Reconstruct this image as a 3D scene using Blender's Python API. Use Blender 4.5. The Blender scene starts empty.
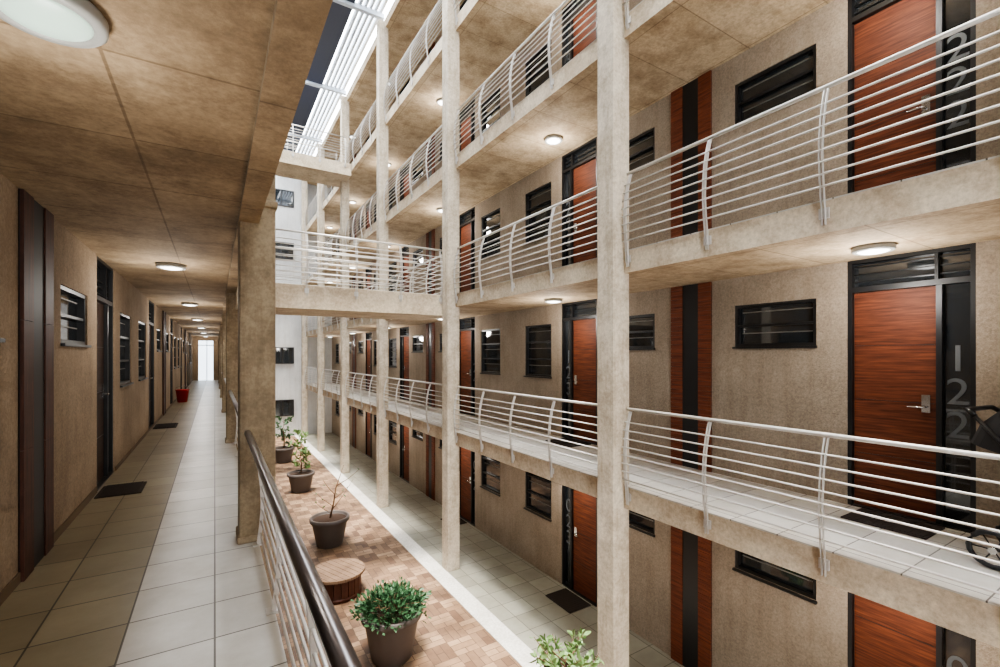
import bpy, math, random
from mathutils import Vector, Matrix
random.seed(7)
S = bpy.context.scene
COL = S.collection
pi = math.pi

# ---------------------------------------------------------------- materials
def new_mat(name):
    m = bpy.data.materials.new(name); m.use_nodes = True
    nt = m.node_tree; b = nt.nodes["Principled BSDF"]
    return m, nt, b
def srgb(r, g, b):
    f = lambda c: ((c/255.0+0.055)/1.055)**2.4 if c/255.0 > 0.04045 else c/255.0/12.92
    return (f(r), f(g), f(b), 1)
def N(nt, t, **kw):
    n = nt.nodes.new(t)
    for k, v in kw.items():
        setattr(n, k, v)
    return n
def mixc(nt, fac, a, b, mode='MIX'):
    n = nt.nodes.new('ShaderNodeMix'); n.data_type = 'RGBA'; n.blend_type = mode
    for sock, val in ((n.inputs[0], fac), (n.inputs[6], a), (n.inputs[7], b)):
        if hasattr(val, 'is_output'): nt.links.new(val, sock)
        else: sock.default_value = val
    return n.outputs[2]
def ramp(nt, src, p0, p1, c0=(0,0,0,1), c1=(1,1,1,1)):
    r = nt.nodes.new('ShaderNodeValToRGB')
    r.color_ramp.elements[0].position = p0; r.color_ramp.elements[1].position = p1
    r.color_ramp.elements[0].color = c0; r.color_ramp.elements[1].color = c1
    nt.links.new(src, r.inputs[0]); return r.outputs[0]
def noise(nt, vec, scale, detail=4, rough=0.6):
    n = nt.nodes.new('ShaderNodeTexNoise')
    n.inputs['Scale'].default_value = scale; n.inputs['Detail'].default_value = detail
    n.inputs['Roughness'].default_value = rough
    nt.links.new(vec, n.inputs['Vector']); return n.outputs[0]
def coords(nt, scale=(1,1,1), rot=(0,0,0), loc=(0,0,0)):
    tc = nt.nodes.new('ShaderNodeTexCoord'); mp = nt.nodes.new('ShaderNodeMapping')
    mp.inputs['Scale'].default_value = scale; mp.inputs['Rotation'].default_value = rot
    mp.inputs['Location'].default_value = loc
    nt.links.new(tc.outputs['Object'], mp.inputs['Vector']); return mp.outputs[0]
def bump(nt, b, h, strength=0.3, dist=0.01):
    n = nt.nodes.new('ShaderNodeBump'); n.inputs['Strength'].default_value = strength
    n.inputs['Distance'].default_value = dist
    nt.links.new(h, n.inputs['Height']); nt.links.new(n.outputs[0], b.inputs['Normal'])

def plaster(name, c1, c2):
    m, nt, b = new_mat(name); v = coords(nt)
    big = ramp(nt, noise(nt, v, 0.9, 6, .65), 0.38, 0.66)
    col = mixc(nt, big, c1, c2)
    sk = ramp(nt, noise(nt, coords(nt, scale=(5,5,.6)), 1.6, 5, .65), .45, .8, (1,1,1,1), (.74,.71,.68,1))
    col = mixc(nt, 0.7, col, sk, 'MULTIPLY')
    fine = noise(nt, v, 46, 5, 0.75)
    col = mixc(nt, 0.65, col, ramp(nt, fine, 0.36, 0.64, (.48,.46,.44,1), (1.0,1.0,1.0,1)), 'MULTIPLY')
    nt.links.new(col, b.inputs['Base Color']); b.inputs['Roughness'].default_value = 0.93
    bump(nt, b, fine, 0.8, 0.012); return m
def concrete(name, c1, c2, grid=None, stain=(0.25,0.15,0.08,1), stain_amt=0.5, streak=False):
    m, nt, b = new_mat(name); v = coords(nt)
    col = mixc(nt, ramp(nt, noise(nt, v, 1.3, 6), 0.35, 0.68), c1, c2)
    st = ramp(nt, noise(nt, coords(nt, loc=(5,3,1)), 2.6, 8, 0.72), 0.44, 0.66, (0,0,0,1), (stain_amt,)*3+(1,))
    col = mixc(nt, st, col, stain)
    if streak:
        sk = ramp(nt, noise(nt, coords(nt, scale=(6,6,.5)), 2.0, 5, .65), .5, .8, (0,0,0,1), (.6,.6,.6,1))
        col = mixc(nt, sk, col, stain)
    fine = noise(nt, v, 26, 6, .72)
    col = mixc(nt, 0.6, col, ramp(nt, fine, 0.32, 0.66, (.46,.43,.40,1), (1,1,1,1)), 'MULTIPLY')
    if grid:
        br = N(nt, 'ShaderNodeTexBrick', offset=0.0)
        br.inputs['Scale'].default_value = 1
        br.inputs['Brick Width'].default_value = grid[0]; br.inputs['Row Height'].default_value = grid[1]
        br.inputs['Mortar Size'].default_value = 0.009; br.inputs['Mortar Smooth'].default_value = 0.6
        br.inputs['Color1'].default_value = (1,1,1,1); br.inputs['Color2'].default_value = (.74,.72,.70,1)
        br.inputs['Mortar'].default_value = (.4,.36,.32,1)
        nt.links.new(coords(nt, loc=(grid[2], grid[3], 0)), br.inputs['Vector'])
        col = mixc(nt, 0.75, col, br.outputs['Color'], 'MULTIPLY')
    nt.links.new(col, b.inputs['Base Color']); b.inputs['Roughness'].default_value = 0.85
    bump(nt, b, fine, 0.4, 0.008); return m
def tiles(name, c1, c2, mortar, size, rough=0.35):
    m, nt, b = new_mat(name); v = coords(nt)
    br = N(nt, 'ShaderNodeTexBrick', offset=0.0)
    br.inputs['Scale'].default_value = 1
    br.inputs['Brick Width'].default_value = size; br.inputs['Row Height'].default_value = size
    br.inputs['Mortar Size'].default_value = 0.005; br.inputs['Mortar Smooth'].default_value = 0.1
    br.inputs['Color1'].default_value = c1; br.inputs['Color2'].default_value = c2
    br.inputs['Mortar'].default_value = mortar
    nt.links.new(v, br.inputs['Vector'])
    dirt = ramp(nt, noise(nt, v, 2.2, 7, 0.7), 0.3, 0.75, (.6,.57,.52,1), (1,1,1,1))
    col = mixc(nt, 0.7, br.outputs['Color'], dirt, 'MULTIPLY')
    nt.links.new(col, b.inputs['Base Color']); b.inputs['Roughness'].default_value = rough
    return m
def pavers(name):
    m, nt, b = new_mat(name)
    def br(rot):
        n = N(nt, 'ShaderNodeTexBrick', offset=0.5)
        n.inputs['Scale'].default_value = 1
        n.inputs['Brick Width'].default_value = 0.36; n.inputs['Row Height'].default_value = 0.12
        n.inputs['Mortar Size'].default_value = 0.005
        nt.links.new(coords(nt, rot=(0,0,rot)), n.inputs['Vector']); return n
    a = br(0); c = br(pi/2)
    a.inputs['Color1'].default_value = srgb(182,152,122); a.inputs['Color2'].default_value = srgb(144,114,88)
    c.inputs['Color1'].default_value = srgb(106,79,60); c.inputs['Color2'].default_value = srgb(146,118,93)
    for n in (a, c): n.inputs['Mortar'].default_value = srgb(88,68,54)
    ck = N(nt, 'ShaderNodeTexChecker'); ck.inputs['Scale'].default_value = 1/0.36
    nt.links.new(coords(nt, loc=(0,0,0.15)), ck.inputs['Vector'])
    col = mixc(nt, ck.outputs['Fac'], a.outputs['Color'], c.outputs['Color'])
    col = mixc(nt, 0.9, col, ramp(nt, noise(nt, coords(nt), 1.2, 6, 0.7), 0.35, 0.66, (.40,.37,.35,1), (1,1,1,1)), 'MULTIPLY')
    nt.links.new(col, b.inputs['Base Color']); b.inputs['Roughness'].default_value = 0.6
    return m
def wood(name, c1, c2, vert=False, rough=0.6):
    m, nt, b = new_mat(name)
    v = coords(nt, scale=(30,30,2) if vert else (2,2,38))
    n = noise(nt, v, 1.5, 5, 0.65)
    col = mixc(nt, ramp(nt, n, 0.32, 0.68), c1, c2)
    n2 = noise(nt, coords(nt, scale=(1,1.2,6)), 2.2, 4)
    col = mixc(nt, 0.6, col, ramp(nt, n2, .3, .7, (.55,.52,.5,1), (1,1,1,1)), 'MULTIPLY')
    nt.links.new(col, b.inputs['Base Color']); b.inputs['Roughness'].default_value = rough
    b.inputs['Specular IOR Level'].default_value = 0.3
    bump(nt, b, n, 0.15, 0.004)
    return m
def plain(name, c, rough=0.5, metal=0.0, emit=None, es=0, var=0.15):
    m, nt, b = new_mat(name)
    n = noise(nt, coords(nt), 14, 3)
    d = tuple(x*(1-var) for x in c[:3])+(1,)
    col = mixc(nt, n, d, c)
    nt.links.new(col, b.inputs['Base Color'])
    b.inputs['Roughness'].default_value = rough; b.inputs['Metallic'].default_value = metal
    if emit:
        b.inputs['Emission Color'].default_value = emit; b.inputs['Emission Strength'].default_value = es
    return m

M_WALL_R = plaster('plaster_taupe', srgb(160,146,130), srgb(181,166,149))
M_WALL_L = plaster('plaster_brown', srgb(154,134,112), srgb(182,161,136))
M_CONC = concrete('concrete_beige', srgb(212,196,170), srgb(236,222,198), stain=srgb(156,130,102), stain_amt=.55)
M_CONC_COL = concrete('concrete_column', srgb(200,188,168), srgb(228,217,198), stain=srgb(142,124,100), stain_amt=.55, streak=True)
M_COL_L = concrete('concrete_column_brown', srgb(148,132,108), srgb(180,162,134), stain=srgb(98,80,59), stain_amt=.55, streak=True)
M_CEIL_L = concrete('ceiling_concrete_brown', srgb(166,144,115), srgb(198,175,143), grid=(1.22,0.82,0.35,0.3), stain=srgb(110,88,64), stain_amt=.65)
M_CEIL_R = concrete('ceiling_concrete_tan', srgb(206,184,152), srgb(230,209,178), grid=(1.22,0.82,0.75,0.2), stain=srgb(144,116,86), stain_amt=.65)
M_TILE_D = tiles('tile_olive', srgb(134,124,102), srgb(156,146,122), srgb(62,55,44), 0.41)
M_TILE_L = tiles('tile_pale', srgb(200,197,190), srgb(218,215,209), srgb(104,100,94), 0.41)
M_TILE_G = tiles('tile_courtyard', srgb(146,145,133), srgb(168,167,155), srgb(82,78,70), 0.41)
M_KERB = concrete('kerb_white', srgb(225,222,214), srgb(238,236,230), stain=srgb(170,160,145), stain_amt=.3)
M_PAV = pavers('clay_pavers')
M_WHITE = plaster('plaster_white', srgb(205,206,206), srgb(222,222,220))
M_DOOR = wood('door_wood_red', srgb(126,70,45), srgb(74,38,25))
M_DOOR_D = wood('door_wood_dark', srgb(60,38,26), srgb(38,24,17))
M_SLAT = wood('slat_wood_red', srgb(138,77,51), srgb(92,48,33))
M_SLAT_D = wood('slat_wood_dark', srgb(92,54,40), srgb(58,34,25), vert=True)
M_BLACK = plain('black_frame', (0.012,0.012,0.013,1), 0.4)
M_BROWNBLACK = plain('brown_black_board', srgb(36,28,25), 0.6)
M_GLASS = plain('dark_glass', (0.02,0.024,0.028,1), 0.05, 0.0)
M_GLASS.node_tree.nodes["Principled BSDF"].inputs['IOR'].default_value = 1.75
M_BLIND = plain('blind_grey', srgb(118,115,108), 0.6)
M_STEEL = plain('railing_steel', srgb(214,210,204), 0.4, 0.4)
M_STEEL_D = plain('handrail_steel', srgb(118,112,110), 0.28, 0.9)
M_CHROME = plain('chrome', srgb(210,210,210), 0.2, 1.0)
M_NUM = plain('number_vinyl', srgb(98,101,104), 0.5)
M_POT = plain('pot_charcoal', srgb(92,84,80), 0.55)
M_SOIL = plain('soil', srgb(60,42,30), 0.95)
M_LEAF = plain('leaf_green', srgb(78,118,80), 0.5, var=.5)
M_LEAF2 = plain('leaf_light_green', srgb(128,160,98), 0.5, var=.45)
M_BARK = plain('bark', srgb(110,84,62), 0.85)
M_TABLE = wood('table_wood', srgb(150,124,102), srgb(112,88,70))
M_TABLE_D = wood('table_wood_side', srgb(96,56,40), srgb(64,36,26), vert=True)
M_MAT = plain('doormat_rubber', srgb(48,40,36), 0.95)
M_RED = plain('red_plastic', srgb(190,30,24), 0.4)
M_LRING = plain('lamp_ring', srgb(150,150,146), 0.4)
M_LDOME = plain('lamp_dome', srgb(165,188,174), 0.4, emit=(0.80,1.0,0.88,1), es=.22)
M_LDOME2 = plain('lamp_dome_bright', srgb(235,238,240), 0.4, emit=(1,.98,.95,1), es=2)
M_FABRIC = plain('black_fabric', (0.02,0.02,0.022,1), 0.9)
M_BLUE = plain('roof_beam_dark_blue', srgb(44,52,76), 0.5)
M_RWHITE = plain('roof_steel_white', srgb(196,206,220), 0.4)
M_BASE = plain('baseboard_brown', srgb(112,92,70), 0.7)

# ---------------------------------------------------------------- mesh builder
class MB:
    def __init__(s): s.v=[]; s.f=[]; s.m=[]; s.sm=[]
    def box(s, x0,x1,y0,y1,z0,z1, mi=0):
        b=len(s.v)
        s.v += [(x0,y0,z0),(x1,y0,z0),(x1,y1,z0),(x0,y1,z0),(x0,y0,z1),(x1,y0,z1),(x1,y1,z1),(x0,y1,z1)]
        for q in ((0,3,2,1),(4,5,6,7),(0,1,5,4),(1,2,6,5),(2,3,7,6),(3,0,4,7)):
            s.f.append(tuple(b+i for i in q)); s.m.append(mi); s.sm.append(False)
    def tube(s, pts, r, seg=8, mi=0, caps=True):
        pts=[Vector(p) for p in pts]; b=len(s.v); n=len(pts)
        rr = r if isinstance(r,(list,tuple)) else [r]*n
        for i,p in enumerate(pts):
            t=(pts[min(i+1,n-1)]-pts[max(i-1,0)]).normalized()
            up=Vector((0,0,1)) if abs(t.z)<0.9 else Vector((0,1,0))
            a=t.cross(up).normalized(); c=t.cross(a).normalized()
            for k in range(seg):
                an=2*pi*k/seg; q=p+a*(math.cos(an)*rr[i])+c*(math.sin(an)*rr[i]); s.v.append(tuple(q))
        for i in range(n-1):
            for k in range(seg):
                k2=(k+1)%seg
                s.f.append((b+i*seg+k,b+i*seg+k2,b+(i+1)*seg+k2,b+(i+1)*seg+k)); s.m.append(mi); s.sm.append(True)
        if caps:
            s.f.append(tuple(b+k for k in range(seg))[::-1]); s.m.append(mi); s.sm.append(False)
            s.f.append(tuple(b+(n-1)*seg+k for k in range(seg))); s.m.append(mi); s.sm.append(False)
    def lathe(s, prof, c=(0,0,0), seg=32, mi=0):
        b=len(s.v); n=len(prof)
        for r,z in prof:
            for k in range(seg):
                a=2*pi*k/seg; s.v.append((c[0]+r*math.cos(a),c[1]+r*math.sin(a),c[2]+z))
        for i in range(n-1):
            for k in range(seg):
                k2=(k+1)%seg
                s.f.append((b+i*seg+k,b+i*seg+k2,b+(i+1)*seg+k2,b+(i+1)*seg+k)); s.m.append(mi); s.sm.append(True)
        s.f.append(tuple(b+k for k in range(seg))[::-1]); s.m.append(mi); s.sm.append(False)
        s.f.append(tuple(b+(n-1)*seg+k for k in range(seg))); s.m.append(mi); s.sm.append(False)
    def poly(s, pts, mi=0):
        b=len(s.v); s.v += [tuple(p) for p in pts]; s.f.append(tuple(range(b,b+len(pts)))); s.m.append(mi); s.sm.append(False)
    def leaf(s, p, d, n, L, W, mi=0):
        d=d.normalized(); side=d.cross(n)
        if side.length<1e-3: side=Vector((1,0,0))
        side.normalize(); up=side.cross(d).normalized()
        b=len(s.v)
        pts=[p, p+d*L*.35+side*W*.5+up*W*.12, p+d*L*.75+side*W*.36+up*W*.05, p+d*L-up*L*.1, p+d*L*.75-side*W*.36+up*W*.05, p+d*L*.35-side*W*.5+up*W*.12, p+d*L*.5-up*W*.05]
        s.v += [tuple(q) for q in pts]
        for q in ((0,1,6),(1,2,6),(2,3,6),(3,4,6),(4,5,6),(5,0,6)):
            s.f.append(tuple(b+i for i in q)); s.m.append(mi); s.sm.append(True)
    def mesh(s, name, mats):
        me=bpy.data.meshes.new(name); me.from_pydata(s.v,[],s.f)
        for m in mats: me.materials.append(m)
        me.polygons.foreach_set('material_index', s.m); me.polygons.foreach_set('use_smooth', s.sm)
        me.update(); return me
def obj(name, me, loc=(0,0,0), rz=0, parent=None):
    o=bpy.data.objects.new(name, me); o.location=loc; o.rotation_euler=(0,0,rz); COL.objects.link(o)
    if parent: o.parent=parent
    return o
def bevel(o, w=0.01, seg=2):
    m=o.modifiers.new('bevel','BEVEL'); m.width=w; m.segments=seg; m.limit_method='ANGLE'; return o

# ---------------------------------------------------------------- layout constants
FF=2.7; XR=5.4; ER=4.0; XL=-1.10; EL=0.30
YB=-5.0; YE=26.0; YC=32.5
LEV=[-2.7,0.0,2.7,5.4,8.1]
CR=[3.87+4.35*k for k in range(-2,6)]    # right columns
CLc=[4.32+4.9*k for k in range(-1,6)]    # left columns
CEIL_R=2.44; CEIL_L=2.60

R_MOD=[3.87+8.7*j for j in range(-1,3)]
L_MOD=[4.57+9.8*j for j in range(-1,4)]
def openings(mods, ymax, small, door, tall, hdoor):
    out=[]
    for M in mods:
        for s in (-1,1):
            for kind,(a,b),z in (('small',small,(1.6,2.1)),('door',door,(0.0,hdoor)),('tall',tall,(1.08,2.09))):
                y0,y1=sorted((M+s*a,M+s*b))
                if y0>YB+.1 and y1<ymax-.1: out.append((y0,y1,z[0],z[1],kind,s))
    out.sort(); return out
OPR=openings(R_MOD,YE,(.6,1.5),(1.78,2.70),(3.0,3.87),CEIL_R)
OPL=openings(L_MOD,YC,(.66,1.61),(2.05,3.07),(3.5,4.5),CEIL_L)

def wall_mesh(name, x0,x1, ys,ye, h, ops, mat):
    mb=MB(); y=ys
    for (a,b,z0,z1,k,s) in ops:
        if a>y+1e-4: mb.box(x0,x1,y,a,0,h)
        if z0>0: mb.box(x0,x1,a,b,0,z0)
        if z1<h-1e-3: mb.box(x0,x1,a,b,z1,h)
        y=b
    mb.box(x0,x1,y,ye,0,h)
    return mb.mesh(name,[mat])
me_wr=wall_mesh('wall_right',XR,XR+.25,YB,YE,CEIL_R,OPR,M_WALL_R)
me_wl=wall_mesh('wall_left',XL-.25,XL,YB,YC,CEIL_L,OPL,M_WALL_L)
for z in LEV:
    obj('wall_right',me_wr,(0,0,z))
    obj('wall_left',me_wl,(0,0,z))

# ---- doors / windows meshes, face toward -X, wall face at x=0
def door_mesh(W,H,side,leaf):
    mb=MB(); d0,d1=.03,.13; h=W/2; t=.035; HL=2.12
    F=0;G=1;Wd=2;C=3
    mb.box(d0-.02,d1,-h,-h+t,0,H,F); mb.box(d0-.02,d1,h-t,h,0,H,F)
    mb.box(d0-.02,d1,-h+t,h-t,H-t,H,F); mb.box(d0-.02,d1,-h+t,h-t,HL,HL+.05,F)
    wl=(W-2*t)*.74
    ya=(h-t) if side<0 else (-h+t)       # hinge side
    yb=ya-wl if side<0 else ya+wl
    lo,hi=min(ya,yb),max(ya,yb)
    mb.box(d0+.03,d0+.075,lo+.004,hi-.004,.012,HL-.004,Wd)
    for zz in (.53,1.06,1.59):
        mb.box(d0+.027,d0+.032,lo+.02,hi-.02,zz,zz+.005,F)
    yb2=yb-.04*(1 if side<0 else -1)
    mb.box(d0-.01,d1,min(yb,yb2),max(yb,yb2),0,HL,F)
    ye=(-h+t) if side<0 else (h-t)
    g0,g1=min(yb2,ye),max(yb2,ye)
    mb.box(d0+.04,d0+.06,g0,g1,0,HL,G)
    mb.box(d0+.03,d0+.07,g0,g1,0,.06,F)
    mb.box(d0+.06,d0+.08,-h+t,h-t,HL+.05,H-t,G)
    mb.box(d0,d0+.06,-.012+yb,.012+yb,HL+.05,H-t,F)
    for i in range(3):
        z=HL+.10+i*.075
        mb.box(d0+.03,d0+.055,-h+t,h-t,z,z+.008,F)
    yk=yb+(.075 if side<0 else -.075)
    mb.box(d0+.015,d0+.032,yk-.03,yk+.03,.98,1.14,C)
    mb.tube([(d0+.02,yk,1.03),(d0-.03,yk,1.03),(d0-.035,yk+(.05 if side<0 else -.05),1.03),(d0-.035,yk+(.12 if side<0 else -.12),1.03)],.009,8,C)
    mb.box(0.0,d1,-h+t,h-t,-.005,.012,F)
    mb.box(d1,d1+.02,-h,h,0,H,F)
    return mb.mesh('door',[M_BLACK,M_GLASS,leaf,M_CHROME]), (g0+g1)/2
def window_mesh(W,h,rows,blind):
    mb=MB(); t=.035; d0=.03; y=W/2
    mb.box(d0-.015,d0+.08,-y,-y+t,0,h,0); mb.box(d0-.015,d0+.08,y-t,y,0,h,0)
    mb.box(d0-.015,d0+.08,-y+t,y-t,0,t,0); mb.box(d0-.015,d0+.08,-y+t,y-t,h-t,h,0)
    for i in range(1,rows):
        z=h*i/rows; mb.box(d0-.005,d0+.07,-y+t,y-t,z-.014,z+.014,0)
    mb.box(d0+.045,d0+.06,-y+t,y-t,t,h-t,1)
    if blind:
        for i in range(rows):
            z=h*(i+.62)/rows
            mb.box(d0+.035,d0+.044,-y+t+.03,y-t-.03,z,z+.011,2)
    mb.box(-.03,.05,-y-.01,y+.01,-.025,-.001,0)
    mb.box(d0+.1,d0+.12,-y,y,0,h,0)
    return mb.mesh('window',[M_BLACK,M_GLASS,M_BLIND])
MES={}
for side in (-1,1):
    MES['R',side]=door_mesh(.92,CEIL_R,side,M_DOOR)
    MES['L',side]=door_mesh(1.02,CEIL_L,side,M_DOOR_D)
MES['R','small']=window_mesh(.9,.5,2,True); MES['R','tall']=window_mesh(.87,1.01,3,True)
MES['L','small']=window_mesh(.95,.5,2,True); MES['L','tall']=window_mesh(1.0,1.01,3,True)
nd=nw=0
DOORS=[]
for li,z in enumerate(LEV):
    for ops,key,X,rz in ((OPR,'R',XR,0),(OPL,'L',XL,pi)):
        for (a,b,z0,z1,kind,s) in ops:
            yc=(a+b)/2
            if kind=='door':
                nd+=1; side = s if key=='R' else -s
                me,gy=MES[key,side]
                o=obj('door_%d'%nd,me,(X,yc,z),rz); DOORS.append((key,li,yc,o,gy))
            else:
                nw+=1; obj('window_%d'%nw,MES[key,kind],(X,yc,z+z0),rz)
def digit(ch,parent,y,z,size):
    cu=bpy.data.curves.new('digit','FONT'); cu.body=ch; cu.size=size; cu.align_x='CENTER'; cu.extrude=.001
    cu.materials.append(M_NUM)
    o=bpy.data.objects.new('digit_'+ch,cu); COL.objects.link(o); o.parent=parent
    o.location=(.066,y,z); o.rotation_euler=(pi/2,0,-pi/2)
cnt={}
for key,li,yc,o,gy in DOORS:
    if key!='R' or yc<0 or yc>11: continue
    k=cnt.get(li,0); cnt[li]=k+1
    for i,ch in enumerate('%d%d%d'%(li,2,2+k)):
        digit(ch,o,gy,1.36-i*.29,.33)

def slat_mesh(W,H,mr,mb_,pitch=.06):
    mb=MB(); a=W*.3
    for (y0,y1,mi) in ((-W/2,-W/2+a,0),(W/2-a,W/2,0)):
        n=int(H/pitch)
        for i in range(n):
            z=H*i/n; mb.box(-.028,.0,y0,y1,z+.003,z+H/n-.001,mi)
    mb.box(-.018,.0,-W/2+a,W/2-a,0,H,1)
    mb.box(-.01,.0,-W/2,W/2,0,H,1)
    return mb.mesh('timber_slat_panel',[mr,mb_])
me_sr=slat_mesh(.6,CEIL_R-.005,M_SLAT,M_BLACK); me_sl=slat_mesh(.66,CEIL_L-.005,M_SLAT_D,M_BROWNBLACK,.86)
for z in LEV:
    for M in R_MOD:
        if M>YB+.5: obj('timber_slat_panel',me_sr,(XR-.001,M,z))
    for M in L_MOD:
        if YB+.5<M<YC-.5: obj('timber_slat_panel',me_sl,(XL+.001,M,z),pi)

# ---------------------------------------------------------------- slabs, floors, ceilings
def boxobj(name,x0,x1,y0,y1,z0,z1,mat):
    mb=MB(); mb.box(x0,x1,y0,y1,z0,z1); return obj(name,mb.mesh(name,[mat]))
ROOF=10.8
for z in LEV[1:]+[ROOF]:
    mb=MB()
    mb.box(ER,XR+.25,YB,YE,z-.26,z-.012,0)
    me=mb.mesh('walkway_slab_right',[M_CEIL_R,M_CONC])
    for p in me.polygons:
        if abs(p.normal.x)>.5: p.material_index=1
    obj('walkway_slab_right',me)
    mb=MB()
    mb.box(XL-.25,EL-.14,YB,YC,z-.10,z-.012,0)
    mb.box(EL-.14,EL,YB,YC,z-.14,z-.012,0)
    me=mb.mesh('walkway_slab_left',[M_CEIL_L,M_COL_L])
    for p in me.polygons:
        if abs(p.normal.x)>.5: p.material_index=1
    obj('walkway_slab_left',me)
for z in LEV[1:]:
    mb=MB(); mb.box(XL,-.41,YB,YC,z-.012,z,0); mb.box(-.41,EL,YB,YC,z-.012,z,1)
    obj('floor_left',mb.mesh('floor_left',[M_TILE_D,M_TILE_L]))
    mb=MB(); mb.box(ER,XR,YB,YE,z-.012,z,0)
    obj('floor_right',mb.mesh('floor_right',[M_TILE_L]))
G=-2.7
boxobj('ground_slab',-1.6,6,YB-.3,YC+.3,G-.3,G-.02,M_CONC)
boxobj('floor_courtyard',EL,3.52,YB,YE,G-.02,G,M_PAV)
boxobj('kerb_strip',3.52,3.82,YB,YE,G-.02,G+.012,M_KERB)
boxobj('floor_ground_right',3.82,XR,YB,YE,G-.02,G,M_TILE_G)
boxobj('floor_ground_left',XL,EL,YB,YC,G-.02,G,M_TILE_G)

# columns
colmb=MB(); colmb.box(-.13,.13,-.13,.13,G,ROOF-.1); me_cr=colmb.mesh('concrete_column',[M_CONC_COL])
for y in CR:
    if y<YE: bevel(obj('concrete_column',me_cr,(ER-.045,y,0)),.012)
colmb=MB()
colmb.box(-.13,.13,-.14,.14,G,ROOF-.1)
for z in LEV: colmb.box(-.145,.145,-.155,.155,z+.0,z+.06)
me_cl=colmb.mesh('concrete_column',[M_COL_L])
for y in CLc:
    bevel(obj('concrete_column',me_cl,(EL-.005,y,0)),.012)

# ---------------------------------------------------------------- railings
PROF=[(-.2,.018),(-.1,.022),(0,.035),(.15,.055),(.3,.065),(.45,.06),(.6,.042),(.75,.008),(.87,-.035)]
def off(z):
    for (a,oa),(b,ob) in zip(PROF,PROF[1:]):
        if a<=z<=b: return oa+(ob-oa)*(z-a)/(b-a)
    return 0
def railing_mesh(L,posts,top_r,sgn,mt,z0=-.2,rod=.0082,nr=8):
    mb=MB()
    mb.tube([(sgn*off(.87),0,.88),(sgn*off(.87),L,.88)],top_r,12,1)
    for i in range(nr):
        z=.09+i*.092; mb.tube([(sgn*off(z),0,z),(sgn*off(z),L,z)],rod,6,0)
    for i in range(posts):
        y=.05+(L-.1)*i/(posts-1)
        for dy in (-.012,.012):
            n=16; pr=[]
            for k in range(n+1):
                z=z0+(.86-z0)*k/n; pr.append((off(z),z))
            for (oa,za),(ob,zb) in zip(pr,pr[1:]):
                b=len(mb.v); w=.012; t=.003; yy=y+dy
                for (o,z) in ((oa,za),(ob,zb)):
                    mb.v += [(sgn*(o-w),yy-t,z),(sgn*(o+w),yy-t,z),(sgn*(o+w),yy+t,z),(sgn*(o-w),yy+t,z)]
                for q in ((0,1,5,4),(1,2,6,5),(2,3,7,6),(3,0,4,7)):
                    mb.f.append(tuple(b+i2 for i2 in q)); mb.m.append(0); mb.sm.append(False)
        if z0<-.05: mb.box(min(0,sgn*.02),max(0,sgn*.02),y-.035,y+.035,-.15,-.07,0)
        else: mb.box(-.01+sgn*off(0)-.03,sgn*off(0)+.03,y-.04,y+.04,0,.008,0)
    return mb.mesh('steel_railing',[M_STEEL,mt])
Lr=4.35-.30
me_rr=railing_mesh(Lr,5,.018,-1,M_STEEL)
me_rl=railing_mesh(4.9-.32,5,.025,1,M_STEEL_D,z0=0)
for z in LEV[1:]:
    for y in CR:
        if YE-(y+.15)>3: obj('steel_railing',me_rr,(ER-.002,y+.15,z))
    for y in CLc:
        if y<YE-4: obj('steel_railing',me_rl,(EL-.042,y+.16,z))

# ---------------------------------------------------------------- bridges
def bridge(y0,w,z):
    mb=MB()
    mb.box(EL,ER,y0,y0+w,z-.42,z-.012,0)
    mb.box(EL+.02,ER-.02,y0+.05,y0+w-.05,z-.012,z,1)
    me=mb.mesh('concrete_footbridge',[M_CONC,M_TILE_L])
    bevel(obj('concrete_footbridge',me),.008)
    L=ER-.15-(EL+.15)
    mr=railing_mesh(L,5,.018,-1,M_STEEL)
    obj('steel_railing',mr,(EL+.15,y0+w,z),-pi/2)
    mr2=railing_mesh(L,5,.018,1,M_STEEL)
    obj('steel_railing',mr2,(EL+.15,y0,z),-pi/2)
bridge(8.36,1.45,2.7)
bridge(16.2,1.35,8.1)

# ---------------------------------------------------------------- end / back walls
def endwall(name,y,x0,x1,mat):
    mb=MB(); mb.box(x0,x1,y,y+.25,G-.02,ROOF+.2); return obj(name,mb.mesh(name,[mat]))
endwall('wall_end',YE,EL,XR+.25,M_WHITE)
for li,z in enumerate(LEV):
    for xc in (1.35,2.9):
        nw+=1
        mb=MB(); mb.box(-.55,.55,-.02,.03,0,.75,1)
        for a,b in ((-.6,-.54),(.54,.6),(-.03,.03)): mb.box(a,b,-.05,.04,0,.75,0)
        mb.box(-.6,.6,-.05,.04,-.05,0,0); mb.box(-.6,.6,-.05,.04,.75,.8,0)
        obj('window_%d'%nw,mb.mesh('window',[M_BLACK,M_GLASS]),(xc,YE,z+1.1))
endwall('wall_back',YB-.25,EL,XR+.25,M_WALL_R)
for z in LEV:
    boxobj('wall_corridor_end',EL-.1,EL+.1,YE+.25,YC,z,z+2.56,M_WALL_L)
mb=MB()
for z in LEV:
    mb.box(XL,XL+.28,YC-.1,YC+.1,z,z+2.6); mb.box(EL-.38,EL-.1,YC-.1,YC+.1,z,z+2.6); mb.box(XL+.28,EL-.38,YC-.1,YC+.1,z+2.35,z+2.6)
obj('wall_corridor_frame',mb.mesh('wcf',[M_WALL_L]))
m_fw=plain('frosted_glass_glow',srgb(220,235,250),.5,emit=(.8,.9,1,1),es=1.6)  # pane emits light itself, standing in for daylight outside the corridor end
nw+=1
mb=MB(); mb.box(XL+.28,EL-.38,YC-.01,YC+.01,.0,2.35,0)
mb.box(-.42,-.38,YC-.03,YC+.03,0,2.35,1); mb.box(XL+.28,EL-.38,YC-.03,YC+.03,2.05,2.1,1)
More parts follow.
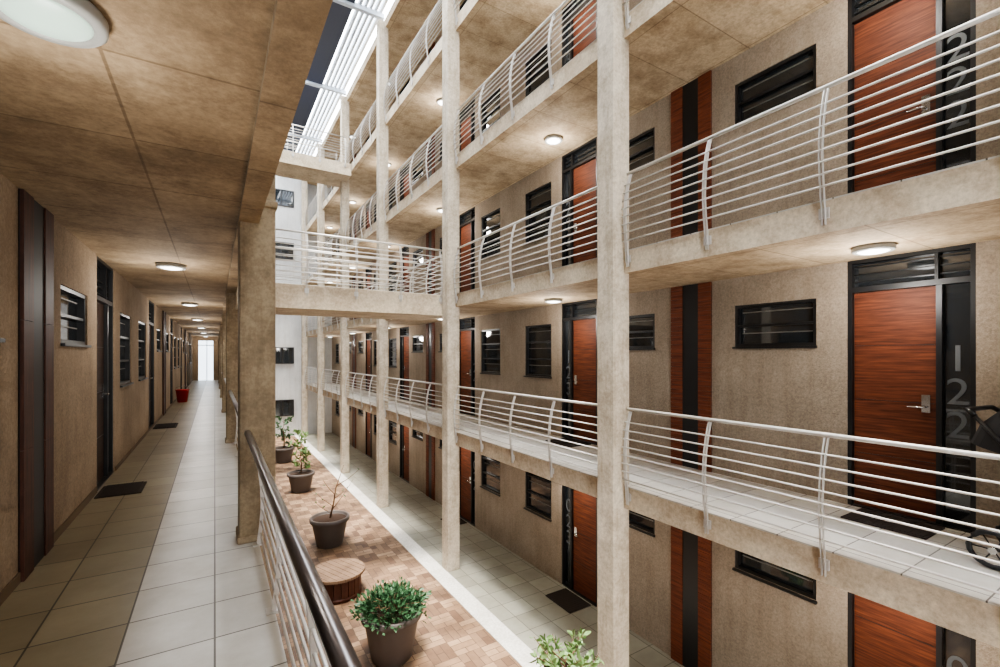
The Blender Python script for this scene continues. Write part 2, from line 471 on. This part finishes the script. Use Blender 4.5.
obj('window_%d'%nw,mb.mesh('window',[m_fw,M_RWHITE]))

boxobj('baseboard_left',XL,XL+.012,YB,6.6-.03,0,.07,M_BASE)
boxobj('baseboard_left',XL,XL+.012,7.7,YC-.2,0,.05,M_BASE)

# ---------------------------------------------------------------- roof steelwork
boxobj('roof_beam_blue',2.66,3.18,YB,YE,ROOF+.1,ROOF+.5,M_BLUE)
for x in (3.34,3.48,3.62,3.76,3.90):
    boxobj('roof_steel_rail',x-.035,x+.035,YB,YE,ROOF+.15,ROOF+.3,M_RWHITE)
for y in CR:
    if y<YE: boxobj('roof_steel_crossbeam',EL,ER,y-.06,y+.06,ROOF+.02,ROOF+.15,M_RWHITE)

# ---------------------------------------------------------------- ceiling lamps
def lamp_mesh(dome):
    mb=MB()
    mb.lathe([(.0,0),(.145,0),(.152,-.010),(.152,-.038),(.142,-.048),(.118,-.048),(.115,-.042),(0.0001,-.042)],seg=40,mi=0)
    prof=[(.115,-.04)]
    for i in range(1,8):
        a=i/8*pi/2; prof.append((.115*math.cos(a),-.04-.025*math.sin(a)))
    prof.append((.0005,-.065))
    mb.lathe(prof,seg=40,mi=1)
    return mb.mesh('ceiling_lamp',[M_LRING,dome])
me_l1=lamp_mesh(M_LDOME); me_l2=lamp_mesh(M_LDOME2)
def pt(parent,e,col=(1,.96,.9),drop=.26):
    l=bpy.data.lights.new('bulb','POINT'); l.shadow_soft_size=.1; l.energy=e; l.color=col
    o=bpy.data.objects.new('bulb',l); COL.objects.link(o); o.parent=parent; o.location=(0,0,-drop)
for k in range(-1,7):
    y=1.97+4.88*k
    if y<YC-1:
        o=obj('ceiling_lamp',me_l1 if k<=0 else me_l2,(-.45,y,CEIL_L)); pt(o,14 if k>0 else 9,drop=.45)
for z in LEV:
    for k in range(-1,6):
        y=1.68+4.42*k
        o=obj('ceiling_lamp',me_l2,(4.84,y,z+CEIL_R))
        if z<8: pt(o,18,drop=.36)

# ---------------------------------------------------------------- courtyard pots & plants
def pot_mb(mb,R=.4,H=.6):
    mb.lathe([(0.001,0),(R*.62,0),(R*.66,.02),(R*.88,H*.80),(R*.90,H*.84),(R*.99,H*.86),(R,H*.90),(R,H*.985),(R*.97,H),(R*.9,H),(R*.87,H*.97),(R*.86,H*.9),(0.001,H*.9)],mi=0,seg=40)
    mb.lathe([(0.001,H*.9),(R*.86,H*.9),(R*.8,H*.92),(0.001,H*.95)],mi=1,seg=24)
def rnd(): return Vector((random.gauss(0,1),random.gauss(0,1),random.gauss(0,1))).normalized()
def bush(name,loc,R,H,rx,rz_,n,L,W,leafm):
    mb=MB(); pot_mb(mb,R,H)
    for i in range(26):
        a=random.random()*2*pi; q=random.random()**.5
        e=Vector((math.cos(a)*q*rx,math.sin(a)*q*rx,H+rz_*random.uniform(.4,.95)))
        mb.tube([(e.x*.15,e.y*.15,H*.92),(e.x*.5,e.y*.5,H+(e.z-H)*.6),tuple(e)],[.01,.007,.003],5,2)
    for i in range(n):
        d=rnd(); d.z=abs(d.z)*1.0-.1
        rr=random.uniform(.55,1.0)*(1+.3*math.sin(5*math.atan2(d.y,d.x)+d.z*6)*random.random())
        p=Vector((d.x*rx*rr,d.y*rx*rr,H*.98+max(-.02,d.z)*rz_*rr))
        mb.leaf(p,(d+rnd()*.7+Vector((0,0,.3))),rnd(),L*random.uniform(.7,1.2),W,3)
    return obj(name,mb.mesh(name,[M_POT,M_SOIL,M_BARK,leafm]),loc)
def sapling(name,loc,R,H,height,nb,nleaf,leafm,L=.12,W=.06,lean=(0,0),spread=.35):
    mb=MB(); pot_mb(mb,R,H)
    top=Vector((lean[0],lean[1],H+height))
    path=[Vector((0,0,H*.9)),Vector((lean[0]*.2+.02,lean[1]*.2,H+height*.25)),Vector((lean[0]*.5-.02,lean[1]*.5,H+height*.55)),top]
    mb.tube(path,[.022,.017,.012,.004],7,2)
    for i in range(nb):
        t=random.uniform(.12,.95)*3; k=int(t); f=t-k
        p=path[k].lerp(path[min(k+1,3)],f); a=i*2.4+random.random()
        ln=spread*random.uniform(.6,1.1)
        e=p+Vector((math.cos(a)*ln,math.sin(a)*ln,ln*random.uniform(.5,1.1))); m=p.lerp(e,.5)+Vector((0,0,-.03))
        mb.tube([p,m,e],[.009,.006,.003],5,2)
        for j in range(nleaf):
            f=random.uniform(.3,1.0); q=(p.lerp(m,f*2) if f<.5 else m.lerp(e,f*2-1))
            mb.leaf(q,rnd()+Vector((0,0,.2)),rnd(),L*random.uniform(.7,1.2),W,3)
    return obj(name,mb.mesh(name,[M_POT,M_SOIL,M_BARK,leafm]),loc)
bush('potted_shrub',(2.10,6.25,G),.42,.66,.48,.30,1500,.075,.036,M_LEAF)
sapling('potted_bare_sapling',(2.17,10.67,G),.42,.62,1.1,7,2,M_LEAF,.08,.03,lean=(.3,0),spread=.5)
sapling('potted_sapling',(2.26,15.3,G),.40,.58,1.1,12,14,M_LEAF2,.15,.07,spread=.34)
sapling('potted_sapling',(2.3,19.8,G),.40,.58,1.2,12,14,M_LEAF,.15,.07,spread=.34)
sapling('potted_leafy_plant',(3.1,3.7,G),.32,.45,.62,40,14,M_LEAF2,.10,.042,spread=.34)

mb=MB(); R=.46; H=.42
n=9
for i in range(n):
    x0=-R+2*R*i/n+.004; x1=-R+2*R*(i+1)/n-.004
    pts=[]
    K=5
    for k in range(K+1):
        x=x0+(x1-x0)*k/K; pts.append((x,math.sqrt(max(0,R*R-x*x))))
    low=[(x,-y) for x,y in pts]
    ring=low+pts[::-1]
    b=len(mb.v)
    mb.v += [(x,y,H-.045) for x,y in ring]+[(x,y,H) for x,y in ring]; q=len(ring)
    mb.f.append(tuple(b+q+i2 for i2 in range(q))); mb.m.append(0); mb.sm.append(False)
    mb.f.append(tuple(b+i2 for i2 in range(q))[::-1]); mb.m.append(0); mb.sm.append(False)
    for i2 in range(q):
        j=(i2+1)%q; mb.f.append((b+i2,b+j,b+q+j,b+q+i2)); mb.m.append(0); mb.sm.append(False)
for i in range(20):
    a=2*pi*i/20; ca,sa=math.cos(a),math.sin(a); w=.055; r0,r1=.37,.395
    b=len(mb.v)
    for z in (0,H-.045):
        for r,s in ((r0,-w),(r1,-w),(r1,w),(r0,w)): mb.v.append((r*ca-s*sa,r*sa+s*ca,z))
    for q in ((0,3,2,1),(4,5,6,7),(0,1,5,4),(1,2,6,5),(2,3,7,6),(3,0,4,7)):
        mb.f.append(tuple(b+i2 for i2 in q)); mb.m.append(1); mb.sm.append(False)
mb.lathe([(.3,.02),(.405,.02),(.405,.07),(.3,.07)],mi=1,seg=40)
obj('round_slatted_table',mb.mesh('table',[M_TABLE,M_TABLE_D]),(1.84,8.4,G),.4)

def mat(x0,x1,y0,y1,z):
    mb=MB(); mb.box(x0,x1,y0,y1,z,z+.012)
    n=int((y1-y0)/.05)
    for i in range(n): mb.box(x0+.03,x1-.03,y0+.02+i*.05,y0+.05+i*.05,z+.012,z+.017)
    obj('doormat',mb.mesh('doormat',[M_MAT]))
mat(XL+.03,-.68,6.3,6.8,0); mat(XL+.03,-.68,11.6,12.3,0)
mat(4.9,5.36,5.75,6.4,G); mat(4.9,5.36,1.35,1.95,0); mat(4.9,5.36,5.75,6.4,0); mat(4.9,5.36,10.2,10.8,G)
mb=MB(); mb.lathe([(.001,0),(.13,0),(.18,.38),(.195,.38),(.195,.40),(.175,.40),(.165,.36),(.001,.05)],mi=0,seg=28)
mb.tube([(-.18,0,.38),(-.16,0,.47),(0,0,.53),(.16,0,.47),(.18,0,.38)],.006,6,1)
obj('red_bucket',mb.mesh('bucket',[M_RED,M_CHROME]),(-.88,17.8,0))

# stroller on the right walkway
mb=MB()
for x in (-.25,.25):
    for y in (-.32,.34):
        R=.13; ring=[(x,y+R*math.cos(2*pi*k/20),R+R*math.sin(2*pi*k/20)) for k in range(21)]
        ring=[(a,b_,c*.92+.018) for a,b_,c in ring]
        mb.tube(ring,.018,8,0,False)
        mb.tube([(x-.03,y,.137),(x+.03,y,.137)],.025,10,1)
        for k in range(6):
            a=2*pi*k/6; mb.tube([(x,y,.137),(x,y+.115*math.cos(a),.137+.11*math.sin(a))],.005,5,0)
    mb.tube([(x,.34,.14),(x*.95,.05,.5),(x*.95,-.2,.78),(x*.95,-.42,1.06)],.014,8,0)
    mb.tube([(x,-.32,.14),(x*.95,.0,.45),(x*.95,.3,.66)],.014,8,0)
mb.tube([(-.24,-.42,1.06),(-.2,-.47,1.1),(.2,-.47,1.1),(.24,-.42,1.06)],.018,8,0)
prof=[(.42,.36),(.36,.30),(.1,.36),(-.08,.42),(-.2,.7),(-.27,.92)]
for (a,za),(b_,zb) in zip(prof,prof[1:]):
    b=len(mb.v)
    mb.v += [(-.22,a,za),(.22,a,za),(.22,b_,zb),(-.22,b_,zb),(-.22,a,za+.05),(.22,a,za+.05),(.22,b_+.03,zb+.05),(-.22,b_+.03,zb+.05)]
    for q in ((0,1,2,3),(7,6,5,4),(0,4,5,1),(1,5,6,2),(2,6,7,3),(3,7,4,0)):
        mb.f.append(tuple(b+i2 for i2 in q)); mb.m.append(2); mb.sm.append(False)
K=14
for i in range(7):
    a0=math.radians(10+i*22); a1=math.radians(10+(i+1)*22)
    for k in range(K):
        t0=pi*k/K; t1=pi*(k+1)/K
        def P(a,t):
            r=.40; return (.25*math.cos(t), -.12+ -r*math.cos(a)*math.sin(t)*1.0, .74+r*math.sin(a)*math.sin(t)+.04)
        mb.poly([P(a0,t0),P(a1,t0),P(a1,t1),P(a0,t1)],2)
mb.box(-.2,.2,-.15,.25,.16,.28,2)
obj('baby_stroller',mb.mesh('stroller',[M_BLACK,M_CHROME,M_FABRIC]),(4.84,.57,0),pi-.1)

# ---------------------------------------------------------------- light
w=bpy.data.worlds.new('sky'); S.world=w; w.use_nodes=True
bg=w.node_tree.nodes['Background']; bg.inputs[0].default_value=(.90,.95,1.0,1); bg.inputs[1].default_value=7.5
sun=bpy.data.lights.new('sun','SUN'); sun.energy=6; sun.angle=.15; sun.color=(1,.94,.85)
so=bpy.data.objects.new('sun',sun); COL.objects.link(so); so.rotation_euler=(math.radians(8),math.radians(-6),0)

# ---------------------------------------------------------------- camera
cam=bpy.data.cameras.new('camera'); cam.sensor_width=36; cam.lens=16.56; cam.shift_y=.0215; cam.clip_start=.02
co=bpy.data.objects.new('camera',cam); COL.objects.link(co)
co.location=(0,0,1.5); co.rotation_euler=(pi/2,0,-math.radians(31.8))
S.camera=co
S.view_settings.view_transform='AgX'
try: S.view_settings.look='AgX - Medium High Contrast'
except Exception: pass
S.view_settings.exposure=0.95
